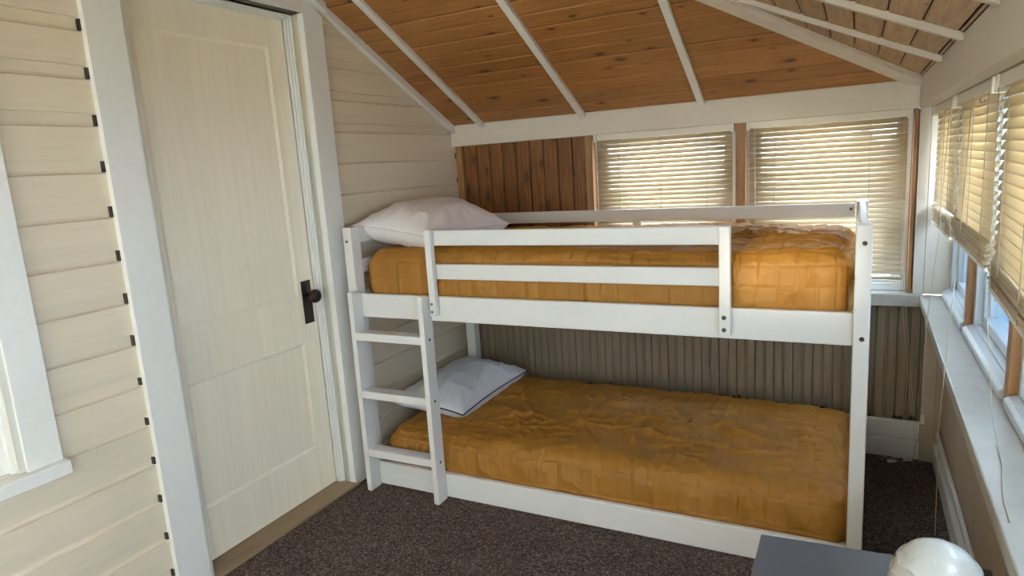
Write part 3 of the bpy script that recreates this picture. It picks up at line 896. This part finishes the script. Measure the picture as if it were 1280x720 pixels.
e2, m2, b2 = blind('venetian_blind', 0, 1.610, 2.262, 1.078, 1.555, .812, 'ivory venetian blind closed over the end window nearest the room corner', W2(52), .0225, 3, ladders=(1.73, 2.115), seed=3)
SX = 2.362
eA, mA, bA = blind('venetian_blind', 1, .395, 1.022, SX, 1.556, 1.085, 'half raised venetian blind on the side window closest to the room corner', W2(62), .0235, 15, 0, (.50, .70, .92), 4)
eB, mB, bB = blind('venetian_blind', 1, -.325, .350, SX, 1.556, 1.098, 'half raised venetian blind on the second side window, in the middle of three', W2(62), .0235, 17, .0, (-.22, .01, .24), 5)
eC, mC, bC = blind('venetian_blind', 1, -1.055, -.375, SX, 1.556, 1.050, 'half raised venetian blind on the side window nearest the camera', W2(62), .0235, 16, .055, (-.95, -.71, -.48), 6)

# hooks, wands, pull cords and tassels
def hook(e, x, y, z):
    pts = [(x, y, z), (x, y, z-.012)] + [(x-.005+.005*math.cos(a), y, z-.014-.006*math.sin(a)) for a in np.linspace(0, 3.9, 9)]
    tube('hook', pts, .0013, 'steel', e, 5)
hook(e1, .905, 1.056, 1.520); hook(eA, 2.330, .40, 1.520); hook(eB, 2.330, -.31, 1.520)
tube('wand', [(1.645, 1.050, 1.525), (1.647, 1.050, 1.2), (1.650, 1.050, .86)], .0022, 'plastic', e2, 6)
def cordline(e, pts, r=.0010):
    # dense, gently curved
    P = [Vector(p) for p in pts]; out = []
    for a, b in zip(P[:-1], P[1:]):
        for k in range(6): out.append(a.lerp(b, k/6))
    out.append(P[-1]); return tube('pull_cord', out, r, 'cord', e, 5)
def tassel(e, x, y, z, ax=(0, 0, -1)):
    lathe('tassel', [(.003, 0), (.0045, .004), (.008, .028), (.0085, .036), (.004, .038)], (x, y, z), ax, 'plastic', e, 12)
cordline(e2, [(2.225, 1.055, 1.522), (2.245, 1.026, .86), (2.262, 1.022, .70), (2.305, 1.030, .30), (2.335, 1.036, .10), (2.33, 1.03, .02), (2.29, 1.005, .006), (2.24, 1.012, .005), (2.215, 1.03, .004)])
cordline(e2, [(2.229, 1.055, 1.522), (2.256, 1.026, .86), (2.274, 1.022, .70), (2.315, 1.030, .30), (2.343, 1.034, .12), (2.325, 1.01, .02), (2.28, .99, .006)])
tassel(e2, 2.262, .985, .0095, (-1, -.2, 0)); tassel(e2, 2.325, 1.018, .0095, (-1, .3, 0)); tassel(e2, 2.285, 1.035, .0095, (-1, .1, 0))
tube('pull_cord', [(2.18, 1.036, .003), (2.20, 1.012, .003), (2.235, 1.004, .003), (2.26, 1.01, .003), (2.235, 1.036, .003), (2.20, 1.040, .003)], .0015, 'cord', e2, 5)
cordline(eA, [(2.338, .44, 1.525), (2.322, .425, 1.09), (2.300, .42, .80), (2.300, .42, .66), (2.302, .42, .45)])
cordline(eA, [(2.338, .46, 1.525), (2.324, .445, 1.09), (2.304, .44, .80), (2.304, .44, .66)])
tassel(eA, 2.302, .42, .452)
cordline(eB, [(2.338, -.05, 1.525), (2.322, -.07, 1.10), (2.300, -.13, .80), (2.292, -.155, .62), (2.296, -.17, .30)])
cordline(eB, [(2.338, -.03, 1.525), (2.324, -.055, 1.10), (2.303, -.12, .80), (2.294, -.15, .66)])
cordline(eC, [(2.338, -.42, 1.525), (2.345, -.43, 1.0), (2.352, -.52, .80), (2.352, -.60, .770), (2.345, -.70, .767), (2.332, -.78, .767), (2.322, -.86, .767), (2.318, -.94, .767)])

# ================================================================== NIGHTSTAND AND LAMP
TZ = .55
ns = empty('nightstand', (2.11, -.96, 0))
tag(ns, 'slate grey nightstand at the foot of the bunk bed', 'nightstand')
V = []
for z in (TZ-.022, TZ): V += [(1.893, -1.19, z), (2.335, -1.19, z), (2.335, -.728, z), (1.893, -.755, z)]
mk('top', V, BF, 'desk', ns, .003)
box('side_panel', 1.905, 1.923, -1.18, -.775, 0, TZ-.022, 'desk', ns, .002)
box('side_panel', 2.300, 2.318, -1.18, -.775, 0, TZ-.022, 'desk', ns, .002)
box('back_panel', 1.923, 2.300, -.790, -.778, .03, TZ-.022, 'desk', ns)
box('bottom_shelf', 1.923, 2.300, -1.17, -.790, .05, .068, 'desk', ns)
for z0, z1 in ((.075, .295), (.302, .522)):
    d = box('drawer', 1.926, 2.297, -1.184, -1.165, z0, z1, 'desk', ns, .002)
    lathe('drawer_knob', [(.006, 0), (.006, .012), (.013, .018), (.012, .026), (.004, .028)], (2.11, -1.184, (z0+z1)/2), (0, -1, 0), 'steel', d, 16)

def jar(cx, cy, z0):
    e = empty('table_lamp', (cx, cy, z0)); tag(e, 'white milk glass lamp with embossed leaves on the grey nightstand', 'lamp')
    lathe('base', [(.05, 0), (.052, .006), (.046, .014), (.030, .020), (.028, .026)], (cx, cy, z0+.0005), (0, 0, 1), 'milk', e, 32)
    n, m = 144, 90
    V = []; F = []
    prof = [(0.0, .040), (.08, .052), (.25, .066), (.45, .0705), (.62, .068), (.78, .059), (.90, .043), (.97, .022), (1.0, .004)]
    hs = np.array([p[0] for p in prof]); rs = np.array([p[1] for p in prof]); H = .187
    for i in range(m):
        tt = i/(m-1)
        # smooth profile
        r0 = np.interp(tt, hs, rs)
        if tt > .45:
            q = (tt-.45)/.55; r0 = .0705*math.sqrt(max(0, 1-q**2.6))
            r0 = max(r0, .002)
        for k in range(n):
            a = 2*math.pi*k/n
            row = tt*8.0; ri = math.floor(row); f = row-ri
            cols = 9; cc = a/(2*math.pi)*cols+(.5 if ri % 2 else 0); g = (cc-math.floor(cc)-.5)*2
            # overlapping petals: edge is a scallop
            edge = f-.55*math.sqrt(max(0, 1-g*g))
            rel = .0034*math.exp(-(edge/.12)**2) + .0016*(1-abs(g))*(1-f)
            fade = min(1, (1-tt)*5, tt*8)
            r = r0+rel*fade
            V.append((cx+r*math.cos(a), cy+r*math.sin(a), z0+.026+tt*H))
    for i in range(m-1):
        for k in range(n): F.append((i*n+k, i*n+(k+1) % n, (i+1)*n+(k+1) % n, (i+1)*n+k))
    F.append(tuple(range(n))[::-1]); F.append(tuple(range((m-1)*n, m*n)))
    o = mk('shade', V, F, 'milk', e, 0, True); fixn(o)
jar(2.206, -1.045, TZ)
